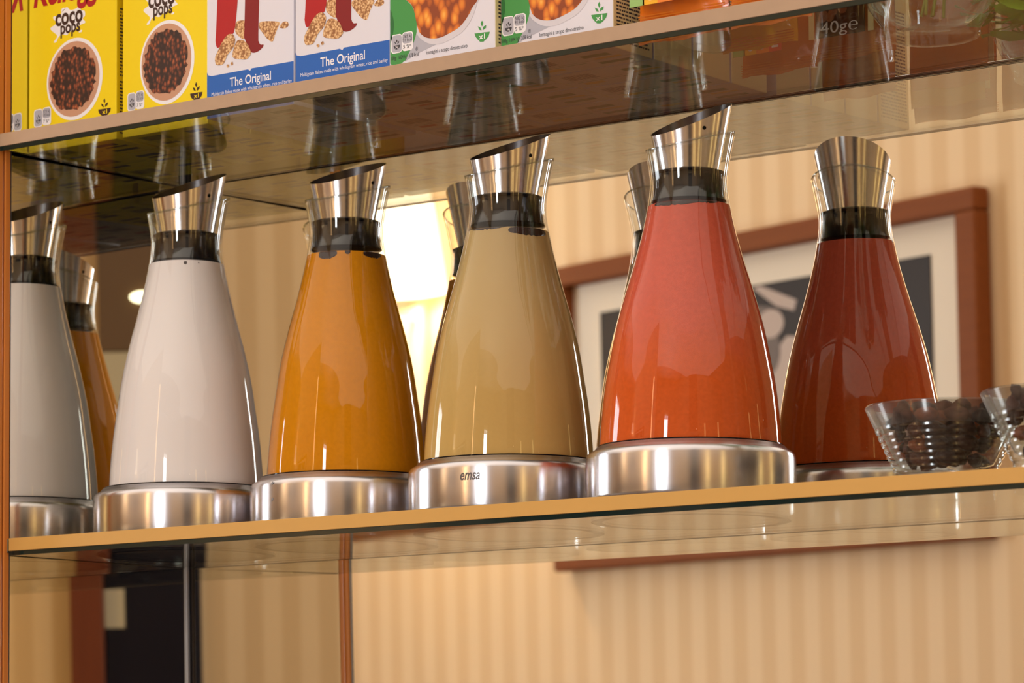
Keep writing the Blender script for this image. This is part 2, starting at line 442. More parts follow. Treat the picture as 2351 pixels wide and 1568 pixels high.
# framed photograph on the left wall (local x runs from its right end to its left as seen in the mirror)
fr_rz = math.atan2(-A_DIR.y, -A_DIR.x)
fr = thing('framed_photograph', 'large black and white photograph in red-brown wooden frame, seen in the mirror', 'picture frame', tuple(A_P0 + Vector((0, 0, 0))), fr_rz)
fx0, fx1, fz0, fz1 = 0.0087, 0.9062, 0.105, 0.5566           # room side is local +y
def frame_bar(x0, x1, z0, z1): return box_bm(x0, x1, 0.002, 0.030, z0, z1, 0.004)
bw = 0.038
for q in ((fx0, fx1, fz1 - 0.030, fz1), (fx0, fx1, fz0, fz0 + 0.030), (fx0, fx0 + bw, fz0 + 0.030, fz1 - 0.030), (fx1 - bw, fx1, fz0 + 0.030, fz1 - 0.030)):
    obj('frame_bar', frame_bar(*q), M_frame, fr)
obj('mount', box_bm(fx0 + 0.03, fx1 - 0.03, 0.002, 0.008, fz0 + 0.02, fz1 - 0.02), M_paper_w, fr)
ph = obj('photo_print', box_bm(0.110, 0.803, 0.008, 0.010, 0.175, 0.482), M_photo, fr)
def flat(pts, y, mat, name, par):
    bm = bmesh.new(); f = bm.faces.new([bm.verts.new((x, y, z)) for x, z in pts]); f.normal_update(); bmesh.ops.triangulate(bm, faces=[f]); return obj(name, bm, mat, par)
flat(ellipse(0.487, 0.425, 0.028, 0.020), 0.0106, M_photo_light, 'pictured_cap', ph)
flat(ellipse(0.480, 0.388, 0.026, 0.034), 0.0104, M_photo_mid, 'pictured_face', ph)
flat([(0.46, 0.36), (0.52, 0.405), (0.56, 0.40), (0.60, 0.33), (0.61, 0.20), (0.44, 0.20), (0.45, 0.30)], 0.0102, M_photo_light, 'pictured_jacket', ph)
flat([(0.452, 0.478), (0.468, 0.480), (0.542, 0.452), (0.536, 0.438), (0.50, 0.448)], 0.0102, M_photo_light, 'pictured_sign', ph)
flat([(0.45, 0.455), (0.49, 0.448), (0.50, 0.43), (0.455, 0.435)], 0.0103, M_photo_mid, 'pictured_sign', ph)

# wall lamps
def wall_lamp(label, u, z0, z1, r, energy):
    t = thing('wall_lamp', label, 'lamp', tuple(A_P0 + A_DIR * u), fr_rz, None)
    prof = [(r * 0.72, z1), (r, z0)]
    v, f = lathe(prof, 40); sh = obj('lamp_shade', (v, f), M_shade, t, True); sh.location = (0, r + 0.02, 0)
    obj('pale_panel', box_bm(-0.125, -0.045, 0.001, 0.018, z0 - 0.20, z0 - 0.01, 0.004), M_white_paint, t)  # pale upright panel on the wall below the shade
    v, f = lathe([(0.0, z0 - 0.03), (0.006, z0 - 0.03), (0.006, z0 + 0.05), (0, z0 + 0.05)], 12); o = obj('stem', (v, f), M_white_paint, t); o.location = (0, r + 0.02, 0)
    obj('arm', merge([box_bm(-0.060, 0.005, r + 0.014, r + 0.022, z0 - 0.035, z0 - 0.027), box_bm(-0.064, -0.056, 0.018, r + 0.022, z0 - 0.035, z0 - 0.027)]), M_white_paint, t)
    l = bpy.data.lights.new('bulb', 'POINT'); l.energy = energy; l.color = (1.0, 0.88, 0.70); l.shadow_soft_size = 0.05
    b = bpy.data.objects.new('bulb', l); C.objects.link(b); b.parent = t; b.location = (0, r + 0.02, (z0 + z1) / 2)
    return t
wall_lamp('glowing cream wall lamp left of the framed photograph, seen in the mirror', 0.290, 0.552, 0.76, 0.105, 6)
tl = thing('tube_lamp', 'slim upright tube lamp with warm light on the alcove corner', 'lamp', (A_R.x + 0.03, A_R.y - 0.02, 0))
obj('tube', lathe([(0, -0.3), (0.022, -0.3), (0.022, 0.9), (0, 0.9)], 24), plain('warm_tube', (1, 0.8, 0.5, 1), 0.5, emit=(1.0, 0.62, 0.28, 1), es=9), tl, True)
obj('tube_mount', box_bm(-0.03, 0.0, -0.03, 0.03, -0.34, -0.302), M_white_paint, tl)

# standing lamps with gold shades and a dark cupboard standing in for a person along the right wall
def floor_lamp(x, y, label):
    t = thing('floor_lamp', label, 'lamp', (x, y, FLOOR))
    obj('lamp_base', lathe([(0, 0), (0.13, 0), (0.13, 0.015), (0.02, 0.03), (0, 0.03)], 32), M_alu_dark, t, True)
    obj('pole', lathe([(0.010, 0.028), (0.010, 0.95)], 16), M_gold, t, True)
    obj('lamp_shade', lathe([(0.036, 0.95), (0.036, 2.05)], 32), M_gold, t, True)
    return t
floor_lamp(2.42, -1.45, 'slim floor lamp with tall gold shade, nearer the striped right wall')
floor_lamp(2.75, -0.80, 'slim floor lamp with tall gold shade, farther along the right side')
brz = math.atan2(B_DIR.y, B_DIR.x)
cb = thing('stand_in_cupboard', 'dark cupboard standing in for a person, with reddish post, seen in the left mirror', 'cupboard', (B_Q.x, B_Q.y, FLOOR), brz)
zf = -FLOOR
obj('lower_door', box_bm(-0.20, 0.3035, 0.002, 0.028, 0.02, zf + 0.19, 0.002), M_cab_black, cb)
obj('middle_panel', box_bm(-0.20, 0.3035, 0.002, 0.028, zf + 0.192, zf + 0.488), M_cab_grey, cb)
obj('upper_panel', box_bm(-0.20, 0.3035, 0.002, 0.030, zf + 0.49, zf + 1.3), M_cab_brown, cb)
obj('side_post', box_bm(0.3045, 0.357, 0.002, 0.045, 0.0, zf + 0.30, 0.003), M_dpost, cb)
obj('notice', box_bm(0.272, 0.3035, 0.0285, 0.0295, zf + 0.050, zf + 0.112), M_cab_grey, cb)
o = obj('lamp_disc', lathe([(0, 0), (0.020, 0), (0.020, 0.006), (0, 0.006)], 24), M_glow, cb); o.rotation_euler = (-PI / 2, 0, 0); o.location = (0.232, 0.031, zf + 0.574); o.scale = (1, 0.42, 1)

# ------------------------------------------------------------------ mirrors, corner profile, post
nb = Vector((math.sin(math.radians(-0.2203)), math.cos(math.radians(-0.2203)) * math.cos(math.radians(0.9213)), math.sin(math.radians(0.9213)))).normalized()
def back_y(x, z): return MY - (nb.x * x + nb.z * z) / nb.y
def left_x(y): return XL - math.tan(LEFT_TILT) * (y - MY)
def slab(pts, off):
    n = len(pts); v = [tuple(p) for p in pts] + [tuple(Vector(p) + Vector(off)) for p in pts]
    f = [tuple(range(n)), tuple(reversed(range(n, 2 * n)))] + [(i, i + n, (i + 1) % n + n, (i + 1) % n) for i in range(n)]
    return v, f
MZ0, MZ1, MX1 = -0.62, 0.62, 1.30
def mirror(name, label, pts, off, mat):
    v, f = slab(pts, off)
    o = obj(name, (v, f), mat); o.data.materials.append(M_backing)
    for p in list(o.data.polygons)[1:]: p.material_index = 1
    return tag(o, label, 'mirror')
mirror('back_mirror', 'large clean mirror along the back of the shelves', [(left_x(MY), back_y(0, MZ0), MZ0), (MX1, back_y(MX1, MZ0), MZ0), (MX1, back_y(MX1, MZ1), MZ1), (left_x(MY), back_y(0, MZ1), MZ1)], (0, 0.004, 0), M_mirror_b)
mirror('side_mirror', 'narrow mirror closing the left end of the shelves', [(left_x(0.0006), 0.0006, MZ0), (left_x(MY + 0.012), MY + 0.012, MZ0), (left_x(MY + 0.012), MY + 0.012, MZ1), (left_x(0.0006), 0.0006, MZ1)], (-0.004, 0, 0), M_mirror_l)
cp = thing('corner_profile', 'upright aluminium profile in the corner between the two mirrors', 'metal profile', (left_x(MY), MY, MZ0))
def leaning(bm):
    for v in bm.verts: v.co.y -= (nb.z / nb.y) * (v.co.z + MZ0)
    return bm
hz = MZ1 - MZ0
obj('side_flange', leaning(box_bm(0.0, 0.0014, -0.0036, -0.0002, 0, hz, 0.0003, 1)), plain('pale_metal', lin(196, 196, 200), 0.4, 0.5, metal=0.3), cp)
obj('side_rib', leaning(box_bm(0.0012, 0.0019, -0.0016, -0.0008, 0, hz)), M_alu, cp)
obj('back_flange', leaning(box_bm(0.0, 0.0046, -0.0014, -0.0001, 0, hz, 0.0003, 1)), M_alu_dark, cp)
obj('back_rib', leaning(box_bm(0.0020, 0.0027, -0.0020, -0.0012, 0, hz)), M_alu_dark, cp)
po = thing('wooden_post', 'upright orange-brown wooden post at the left end of the shelves', 'post', (0, 0, FLOOR))
obj('post_body', box_bm(-0.055, 0.0003, -0.0048, 0.0003, 0, 2.6, 0.0008, 3), M_post, po)
obj('post_front', box_bm(-0.055, 0.0002, -0.0150, -0.0052, 0, 2.6, 0.0016, 3), M_post, po)
obj('edge_strip', box_bm(-0.0004, 0.0005, -0.0140, -0.0112, 0.3, 2.2), M_alu, po)

# ------------------------------------------------------------------ glass shelves
SX1 = 1.25
def glass_shelf(name, label, z0, t, yf, mat_edge):
    r = thing(name, label, 'shelf', (0, 0, z0))
    v = []
    x0 = 0.0046
    pts = [(x0, yf), (SX1, yf), (SX1, back_y(SX1, z0 + t) - 0.0004), (x0, back_y(x0, z0 + t) - 0.0004)]
    pl = [(x, y, 0) for x, y in pts]; ph_ = [(x, y, t) for x, y in pts]
    vv = pl + ph_
    ff = [(0, 3, 2, 1), (4, 5, 6, 7), (1, 2, 6, 5), (3, 0, 4, 7)]
    obj('glass_plate', (vv, ff), M_shelf, r)
    obj('front_edge', box_bm(x0 - 0.0035, SX1, yf - 0.0012, yf - 0.0001, t * 0.26, t, 0.0002, 1), mat_edge, r)
    obj('lower_arris', box_bm(x0 - 0.0035, SX1, yf - 0.0008, yf + 0.0002, 0, t * 0.26 - 0.0001), M_edge_glass, r)
    yb0 = pts[3][1]
    obj('back_arris', box_bm(x0, SX1, MY - 0.0016 - (nb.z / nb.y) * z0, MY - 0.0004 - (nb.z / nb.y) * z0, 0.0, t * 0.3), M_alu_dark, r)
    obj('side_arris', box_bm(x0, x0 + 0.0012, yf + 0.0005, MY - 0.006, 0.0002, t * 0.3), M_alu_dark, r)
    obj('end_clip', box_bm(-0.0008, 0.0009, yf - 0.0022, yf + 0.004, 0.0018, t - 0.0006, 0.0002, 1), M_alu, r)
    return r
glass_shelf('glass_shelf', 'lower glass shelf with apricot front edge under the carafes', 0.0, LOW_T, 0.0, M_edge_low)
glass_shelf('glass_shelf', 'upper glass shelf with beige front edge under the cereal boxes', UP_Z, UP_T, UP_Y, M_edge_up)

# ------------------------------------------------------------------ carafes on their cooling bases
G_TAB = smooth_tab([(0.020, 0.0478), (0.036, 0.0500), (0.046, 0.0513), (0.0734, 0.0489), (0.0928, 0.0457), (0.1124, 0.0418), (0.1318, 0.0366), (0.1514, 0.0308), (0.171, 0.0258), (0.1875, 0.0227), (0.1968, 0.0219), (0.2024, 0.0223), (0.2130, 0.0240), (0.2269, 0.0268), (0.2340, 0.0286)], 6)
ZT = LOW_T
M_milk = drink_mat('milk', lin(240, 233, 232), lin(236, 229, 228), 0.05, 0.18, 0.01)
M_orange = drink_mat('orange_juice', lin(216, 142, 26), lin(210, 134, 16), 0.05, 0.18, 0.05, speck=0.07)
M_pear = drink_mat('pale_yellow_juice', lin(196, 168, 116), lin(196, 160, 96), 0.05, 0.18, 0.05, speck=0.02)
M_red = drink_mat('red_orange_juice', lin(204, 92, 70), lin(204, 88, 36), 0.07, 0.14, 0.06, speck=0.09)  # pinkish top, orange lower part: reflections on the carafe painted into the juice
def slant_shell(rfun, z_bot, zc, slope, th, seg=80, n=10, inward=0.0):
    """wall of turning radius rfun(z) cut off along a slanted plane, highest towards th"""
    v, f = [], []
    for i in range(seg):
        a = 2 * PI * i / seg
        zt = zc
        for _ in range(4): zt = zc + slope * rfun(zt) * math.cos(a - th)
        for k in range(n + 1):
            z = z_bot + (zt - z_bot) * k / n; r = rfun(z) - inward
            v.append((r * math.cos(a), r * math.sin(a), z))
    for i in range(seg):
        j = (i + 1) % seg
        for k in range(n): f.append((i * (n + 1) + k, j * (n + 1) + k, j * (n + 1) + k + 1, i * (n + 1) + k + 1))
    return v, f
def two_walled(outer, inner, seg, n):
    v1, f1 = outer; v2, f2 = inner; o = len(v1)
    v = v1 + v2; f = f1 + [tuple(reversed([q + o for q in ff])) for ff in f2]
    for i in range(seg):
        j = (i + 1) % seg
        a, b = i * (n + 1) + n, j * (n + 1) + n
        f.append((a, b, b + o, a + o))
    return v, f
def lid_r(z): return 0.0172 + 0.195 * (z - 0.2040)
def make_base(x, y, label):
    b = thing('cooling_base', label, 'bottle cooler', (x, y, ZT), 0, 'steel cooling bases under the carafes')
    R = 0.0593
    k = lambda z: z - ZT
    prof = [(0, 0.0012), (R - 0.003, 0.0012), (R - 0.0006, 0.0016), (R, 0.0030), (R, k(0.0352)), (R - 0.0003, k(0.0371)), (R - 0.0010, k(0.0385)), (R - 0.0022, k(0.0395)), (R - 0.0040, k(0.0402)), (0.0532, k(0.0426)), (0.0527, k(0.0425)), (0.0527, k(0.0220)), (0, k(0.0220))]
    obj('shell', lathe(prof, 128), M_steel, b, True)
    obj('seal_ring', lathe([(0.0514, k(0.0420)), (0.0526, k(0.0420)), (0.0524, k(0.0434)), (0.0514, k(0.0434))], 96), M_black, b)
    for p in b.children[:1]:
        m = p.data; m.set_sharp_from_angle(angle=math.radians(35))
    obj('foot_ring', lathe([(0.050, 0.0), (0.0565, 0.0), (0.0565, 0.0016), (0.050, 0.0016)], 64), M_foot, b)
    return b
def make_carafe(x, y, hi_dir, fb, fn, drink, label, fill=0.1838, sz=1.0, lid_dir=(0, 1), slope=0.43, pockets=()):
    t = thing('carafe', label, 'carafe', (x, y, 0.0405 * (1 - sz)), 0, 'juice and milk carafes on the lower shelf')
    t.scale = (1, 1, sz)
    th_h = math.atan2(hi_dir[1], hi_dir[0])
    th = math.atan2(lid_dir[1], lid_dir[0])
    def G(z):
        s = min(1, max(0, (z - 0.07) / 0.11)); s = s * s * (3 - 2 * s)
        return interp(G_TAB, z) * (fb + (fn - fb) * s)
    seg, n = 96, 40
    zb = ZT + 0.0135
    out = slant_shell(G, zb, 0.2211, 0.26, th, seg, 60)
    inn = slant_shell(lambda z: G(z) - 0.0011, 0.1856, 0.2211, 0.26, th, seg, 60)
    g = obj('glass_body', two_walled(out, inn, seg, 60), M_glass, t, True)
    rv, rf = [], []
    rim = []
    for i in range(seg):
        a = 2 * PI * i / seg; zt = 0.2211
        for _ in range(4): zt = 0.2211 + 0.26 * G(zt) * math.cos(a - th)
        rim.append((G(zt) - 0.00055, a, zt))
    for r_, a, zt in rim:
        for k in range(6): q = 2 * PI * k / 6; rr = r_ + 0.00062 * math.cos(q); rv.append((rr * math.cos(a), rr * math.sin(a), zt + 0.00055 * math.sin(q)))
    for i in range(seg):
        j = (i + 1) % seg
        for k in range(6): rf.append((i * 6 + k, j * 6 + k, j * 6 + (k + 1) % 6, i * 6 + (k + 1) % 6))
    obj('rim', (rv, rf), M_rim, g, True)
    zs = [zb + (fill - zb) * i / 60 for i in range(61)]
    prof = [(0, zb)] + [(G(z) - 0.0003, z) for z in zs] + [(0, fill)]
    d = obj('drink', lathe(prof, 96), drink, t, True); d.data.set_sharp_from_angle(angle=math.radians(40))
    for (az, wd, z0_, hh) in pockets:
        toc = math.atan2(-1.484 - y, 1.5276 - x); a0 = toc + math.radians(az)
        pv, pf = [], []
        nu, nv = 16, 5
        for iv in range(nv + 1):
            s_ = iv / nv * 2 - 1
            half = wd * (1 - abs(s_) ** 3 * (0.35 if s_ > 0 else 0.6))
            for iu in range(nu + 1):
                aa = a0 + half * (iu / nu * 2 - 1); zz = z0_ + hh * s_ + 0.0003 * math.sin(iu * 1.3) * (1 if s_ < 0 else 0)
                zz = min(zz, fill - 0.0001); rr = G(zz) - 0.0003 + 0.00016; pv.append((rr * math.cos(aa), rr * math.sin(aa), zz))
        for iv in range(nv):
            for iu in range(nu):
                q = iv * (nu + 1) + iu; pf.append((q, q + 1, q + nu + 2, q + nu + 1))
        obj('air_pocket', (pv, pf), M_pocket, d, True)
    gi = lambda z: G(z) - 0.0013
    pl = [(0, 0.1848), (gi(0.1856) - 0.0018, 0.1848), (gi(0.1856) - 0.0004, 0.1856), (gi(0.187) - 0.0010, 0.1880), (gi(0.200) - 0.0012, 0.2006), (gi(0.2012), 0.2010), (gi(0.2024), 0.2022), (gi(0.2024) - 0.0016, 0.2030), (0.0160, 0.2040), (0.0160, 0.1950), (0, 0.1950)]
    s = obj('stopper', lathe(pl, 80), M_black, t, True); s.data.set_sharp_from_angle(angle=math.radians(40))
    f = fn * 1.0
    lo = slant_shell(lambda z: lid_r(z) * f, 0.2036, 0.2334, slope, th, 80, 14)
    li = slant_shell(lambda z: lid_r(z) * f - 0.0007, 0.2036, 0.2334, slope, th, 80, 14)
    sp = obj('pouring_spout', two_walled(lo, li, 80, 14), M_steel, t, True)
    sp.data.materials.append(M_steel_shaded)
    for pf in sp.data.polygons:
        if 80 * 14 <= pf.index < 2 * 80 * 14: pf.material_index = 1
    sp.data.set_sharp_from_angle(angle=math.radians(40))
    for sgn in (-1, 1):
        ha = th_h + sgn * PI / 2
        zh = 0.2252; rh = lid_r(zh) * f
        h = obj('air_hole', lathe([(0, -0.0009), (0.0011, -0.0009), (0.0011, 0.00015), (0, 0.00015)], 20), M_hole, sp)
        h.location = (rh * math.cos(ha), rh * math.sin(ha), zh)
        h.rotation_euler = Vector((math.cos(ha), math.sin(ha), -0.195)).to_track_quat('Z', 'X').to_euler()
    return t
CAR = [((0.0775, 0.0807), (0.13, 0.99), 0.955, 1.035, M_milk, 'carafe full of white milk, leftmost, next to the side mirror', 'steel cooling base under the milk carafe', 0.1838, 1.022, (0.12, 0.99), 0.43, ((-2, 0.045, 0.1818, 0.0010), (18, 0.016, 0.1822, 0.0004))),
       ((0.2040, 0.0887), (0.04, 1.0), 0.955, 1.035, M_orange, 'carafe of bright orange juice beside the milk', 'steel cooling base under the orange juice, with two small scuffs', 0.1815, 0.995, (0.03, 1.0), 0.40, ((-28, 0.26, 0.1796, 0.0030), (2, 0.07, 0.1806, 0.0014), (42, 0.30, 0.1800, 0.0022))),
       ((0.3392, 0.0762), (0.26, 0.965), 0.975, 1.04, M_pear, 'carafe of cloudy pale yellow juice, between orange and red juices', 'steel cooling base under the pale yellow juice, with a printed mark', 0.1815, 0.985, (0.18, 0.98), 0.43, ((32, 0.55, 0.1792, 0.0026), (-30, 0.50, 0.1815, 0.0012))),
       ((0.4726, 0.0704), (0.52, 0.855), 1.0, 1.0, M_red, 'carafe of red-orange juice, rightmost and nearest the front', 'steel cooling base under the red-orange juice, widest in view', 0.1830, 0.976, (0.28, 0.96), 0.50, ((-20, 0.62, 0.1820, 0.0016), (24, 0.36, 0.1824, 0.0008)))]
for (xy, hd, fb, fn, dm, lab, blab, fill, sz, ld, sl, pk) in CAR:
    bs = make_base(xy[0], xy[1], blab)
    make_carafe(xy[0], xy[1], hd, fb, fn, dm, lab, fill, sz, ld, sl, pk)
    if 'printed mark' in blab:
        R = 0.0593 + 0.00008
        bm = text_bm('emsa', -0.0062, 0.0062, 0, 0.0085, 0, bold=0.02, shear=0.28)
        bmesh.ops.subdivide_edges(bm, edges=bm.edges[:], cuts=1)
        a0 = math.atan2(-1.56, 1.188) - math.radians(22)
        for v in bm.verts:
            a = a0 + v.co.x / R; z = v.co.z + 0.0282 - ZT
            v.co = (R * math.cos(a), R * math.sin(a), z)
        obj('maker_mark', bm, plain('etched_grey', lin(98, 90, 86), 0.5, metal=0.3), bs)
    if 'scuffs' in blab:
        a0 = math.atan2(-1.573, 1.3236) - math.radians(49)
        for dz in (0.0255, 0.0155):
            bm = bmesh.new(); bmesh.ops.create_grid(bm, x_segments=2, y_segments=2, size=0.0009)
            for v in bm.verts:
                a = a0 + v.co.x / 0.0594; v.co = (0.0594 * math.cos(a), 0.0594 * math.sin(a), dz - ZT + v.co.y * 0.8 + v.co.x * 0.5 + 0.011)
            obj('scuff', bm, plain('scuff_grey', lin(130, 124, 122), 0.5, metal=0.5), bs)

# ------------------------------------------------------------------ cereal boxes on the upper shelf
M_yel = plain('yellow_card', lin(242, 212, 8), 0.42, 0.35)
M_wht = plain('white_card', lin(224, 220, 228), 0.42, 0.35)
M_blue = plain('print_blue', lin(38, 98, 182), 0.42, 0.35)
M_red_p = plain('print_red', lin(176, 24, 28), 0.42, 0.35)
M_dred = plain('print_dark_red', lin(132, 22, 26), 0.42, 0.35)
M_grn = plain('print_green', lin(70, 150, 76), 0.42, 0.35)
M_dgrn = plain('print_dark_green', lin(44, 112, 56), 0.42, 0.35)
M_brn = plain('print_brown', lin(62, 36, 26), 0.42, 0.35)
M_wp = plain('print_white', lin(240, 236, 238), 0.42, 0.35)
M_gry = plain('print_grey', lin(178, 176, 186), 0.42, 0.35)
M_dgry = plain('print_dark_grey', lin(66, 64, 68), 0.5, 0.3)
M_cream = plain('cream_card', lin(240, 224, 170), 0.45, 0.3)
M_milkb = plain('print_chocolate_milk', lin(200, 150, 120), 0.42, 0.35)
M_pops = cell_mat('print_chocolate_rice', [(0.26, lin(204, 116, 70)), (0.50, lin(150, 74, 42)), (0.76, lin(80, 38, 24)), (0.95, lin(44, 20, 14))], 480, 0.42, (1, 1, 0.65))
M_flk = cell_mat('print_corn_flakes', [(0.28, lin(250, 196, 104)), (0.50, lin(240, 156, 50)), (0.74, lin(214, 110, 28)), (0.95, lin(140, 60, 16))], 150, 0.42, (1.3, 1, 0.8))
M_mgf = cell_mat('print_multigrain_flakes', [(0.30, lin(238, 208, 166)), (0.60, lin(222, 180, 128)), (0.82, lin(196, 144, 92)), (0.98, lin(150, 98, 58))], 700, 0.42)
M_bot_k = plain('card_bottom_white', lin(214, 200, 180), 0.6, 0.2)
FY = UP_Y + 0.0030
BOX_D, BOX_H = 0.0375, 0.115
ART = {
    'leg_l': [(0.01178, 0.04952), (0.02602, 0.0474), (0.02383, 0.04435), (0.01799, 0.03959), (0.01286, 0.03471), (0.00883, 0.0336), (0.00736, 0.03776), (0.00773, 0.04279)],
    'leg_r': [(0.034, 0.04621), (0.04338, 0.04481), (0.04301, 0.03761), (0.04336, 0.03282), (0.0448, 0.03066), (0.04731, 0.03029), (0.04623, 0.0285), (0.04263, 0.02679), (0.03903, 0.02646), (0.03651, 0.02766), (0.03471, 0.031), (0.03182, 0.03589), (0.03146, 0.04099)],
    'fl1': [(0.00772, 0.02361), (0.00698, 0.02766), (0.00919, 0.03129), (0.01287, 0.0364), (0.01726, 0.04026), (0.02164, 0.04018), (0.02383, 0.03706), (0.02309, 0.03323), (0.0209, 0.03074), (0.01725, 0.02789), (0.01432, 0.02325), (0.01065, 0.02264)],
    'fl2': [(0.02163, 0.02643), (0.02455, 0.03471), (0.02891, 0.03575), (0.03398, 0.03278), (0.03687, 0.02733), (0.03614, 0.0252), (0.03325, 0.02338), (0.02817, 0.02409)],
    'fl3': [(0.04338, 0.04146), (0.04554, 0.04449), (0.05985, 0.04236), (0.05913, 0.03914), (0.05698, 0.03556), (0.05483, 0.03115), (0.05054, 0.03317), (0.04696, 0.03703)],
    'fl4': [(0.02529, 0.04751), (0.03436, 0.04616), (0.03182, 0.04093), (0.03109, 0.036), (0.02746, 0.03765), (0.02383, 0.04155)],
    'fl5': [(0.0602, 0.03898), (0.0634, 0.04183), (0.06695, 0.0413), (0.06766, 0.03898), (0.06481, 0.03774)],
    'cr1': [(0.01651, 0.02181), (0.01834, 0.02212), (0.01885, 0.02064), (0.01724, 0.0203)],
    'cr2': [(0.02002, 0.02272), (0.02163, 0.02334), (0.02213, 0.02158), (0.02053, 0.02125)],
    'blue': [(-0.00055, 0.00207), (-0.00054, 0.01969), (0.00108, 0.01777), (0.00403, 0.01691), (0.03432, 0.01707), (0.03613, 0.01598), (0.03758, 0.01729), (0.07206, 0.01704), (0.07203, 0.00241)],
    'green': [(0.00027, 0.00236), (0.00037, 0.04228), (0.01219, 0.04051), (0.01301, 0.0378), (0.01686, 0.03334), (0.01915, 0.02849), (0.02012, 0.02382), (0.02019, 0.0193), (0.0187, 0.01435), (0.01622, 0.00953), (0.01292, 0.00482), (0.01085, 0.00239)],
    'dkgreen': [(0.00034, 0.03318), (0.00224, 0.02966), (0.00306, 0.02565), (0.00263, 0.02052), (0.0003, 0.01436)],
    'gshadow': [(0.02018, 0.01736), (0.0232, 0.01371), (0.02972, 0.00989), (0.03459, 0.00888), (0.02808, 0.00723), (0.0199, 0.00515), (0.01126, 0.00214), (0.01292, 0.00482), (0.01622, 0.00953), (0.0187, 0.01435)],
    'rim': [(0.01466, 0.04014), (0.01686, 0.03334), (0.01915, 0.02849), (0.02012, 0.02382), (0.02018, 0.01736), (0.0232, 0.01339), (0.02972, 0.0097), (0.03784, 0.00875), (0.04593, 0.01049), (0.05398, 0.01381), (0.06041, 0.02054), (0.06404, 0.02892), (0.06485, 0.03262)],
    'flakes': [(0.01384, 0.04026), (0.01752, 0.0326), (0.02076, 0.0205), (0.02321, 0.01629), (0.0281, 0.01334), (0.03623, 0.01218), (0.04432, 0.01392), (0.05078, 0.01619), (0.05561, 0.01996), (0.06003, 0.02569), (0.06142, 0.03314)],
    'gbowl': [(0.06197, 0.01108), (0.07286, 0.0106), (0.0719, 0.00808), (0.06991, 0.00645), (0.06832, 0.00554), (0.06593, 0.00581), (0.06435, 0.00724), (0.06276, 0.00906)],
    'gl1': [(0.06741, 0.01774), (0.0682, 0.01591), (0.0674, 0.01424), (0.06637, 0.01617)],
    'gl2': [(0.06438, 0.01487), (0.06613, 0.01398), (0.06707, 0.01213), (0.06532, 0.0127)],
    'gl3': [(0.07026, 0.01479), (0.0701, 0.01309), (0.06779, 0.01216), (0.06819, 0.014)],
    'splash': [(0.02217, 0.05985), (0.02552, 0.06332), (0.02044, 0.06739), (0.01959, 0.06933), (0.02464, 0.07164), (0.02167, 0.07511), (0.02293, 0.07645), (0.02714, 0.07553), (0.02965, 0.0782), (0.03383, 0.08061), (0.03719, 0.0783), (0.0422, 0.07847), (0.04511, 0.08004), (0.04677, 0.07979), (0.04637, 0.07695), (0.04969, 0.07586), (0.05012, 0.07278), (0.04805, 0.07127), (0.05056, 0.0685), (0.04641, 0.06759), (0.04225, 0.06608), (0.04059, 0.0645), (0.03725, 0.06437), (0.03391, 0.06273), (0.02972, 0.06363), (0.02653, 0.06227), (0.0247, 0.05949)],
    'drop1': [(0.0288, 0.07954), (0.03048, 0.08062), (0.03199, 0.08028), (0.03132, 0.07886), (0.02923, 0.07826)],
    'drop2': [(0.0446, 0.06302), (0.04642, 0.06415), (0.04767, 0.06379), (0.04684, 0.0627)],
    'bbowl': [(0.06211, 0.01134), (0.07318, 0.01111), (0.07262, 0.00909), (0.07058, 0.00726), (0.06853, 0.0065), (0.06607, 0.00664), (0.0636, 0.00815), (0.06236, 0.00981)],
    'bl1': [(0.06751, 0.01794), (0.06833, 0.0161), (0.06752, 0.01453), (0.06645, 0.01634)],
    'bl2': [(0.06448, 0.01492), (0.06629, 0.01421), (0.06712, 0.01219), (0.06523, 0.01303)],
    'bl3': [(0.07055, 0.01497), (0.07023, 0.01328), (0.06794, 0.0122), (0.06826, 0.01413)],
    'bdgl': [(0.00551, 0.00796), (0.0053, 0.01651), (0.00673, 0.01785), (0.00885, 0.018), (0.01225, 0.01683), (0.0123, 0.00832), (0.00934, 0.00717), (0.00721, 0.00726)],
    'bdgr': [(0.0123, 0.00832), (0.01225, 0.01683), (0.01394, 0.01795), (0.01647, 0.01799), (0.01943, 0.01682), (0.01947, 0.00924), (0.01779, 0.00793), (0.01484, 0.00788)],
}
P1, P2, P3, P4 = -0.00006, -0.00012, -0.00018, -0.00024       # print layers
def sprig(bx, bz, s, mat_name): return None
def bottom_print(w, par, yellow):
    """bar code, text block and flap seam printed under the carton"""
    def quad(x0, x1, y0, y1): return [(x0, y0, -0.00005), (x1, y0, -0.00005), (x1, y1, -0.00005), (x0, y1, -0.00005)]
    v, f = [], []
    def add(q): f.append(tuple(range(len(v), len(v) + 4))); v.extend(q)
    x = w * 0.10
    rnd = random.Random(3)
    for i in range(15):
        bwid = rnd.choice((0.0004, 0.0007, 0.0010)); add(quad(x, x + bwid, 0.006, 0.018)); x += bwid + rnd.choice((0.0005, 0.0008))
    return v, f, quad
bot_cache = {}
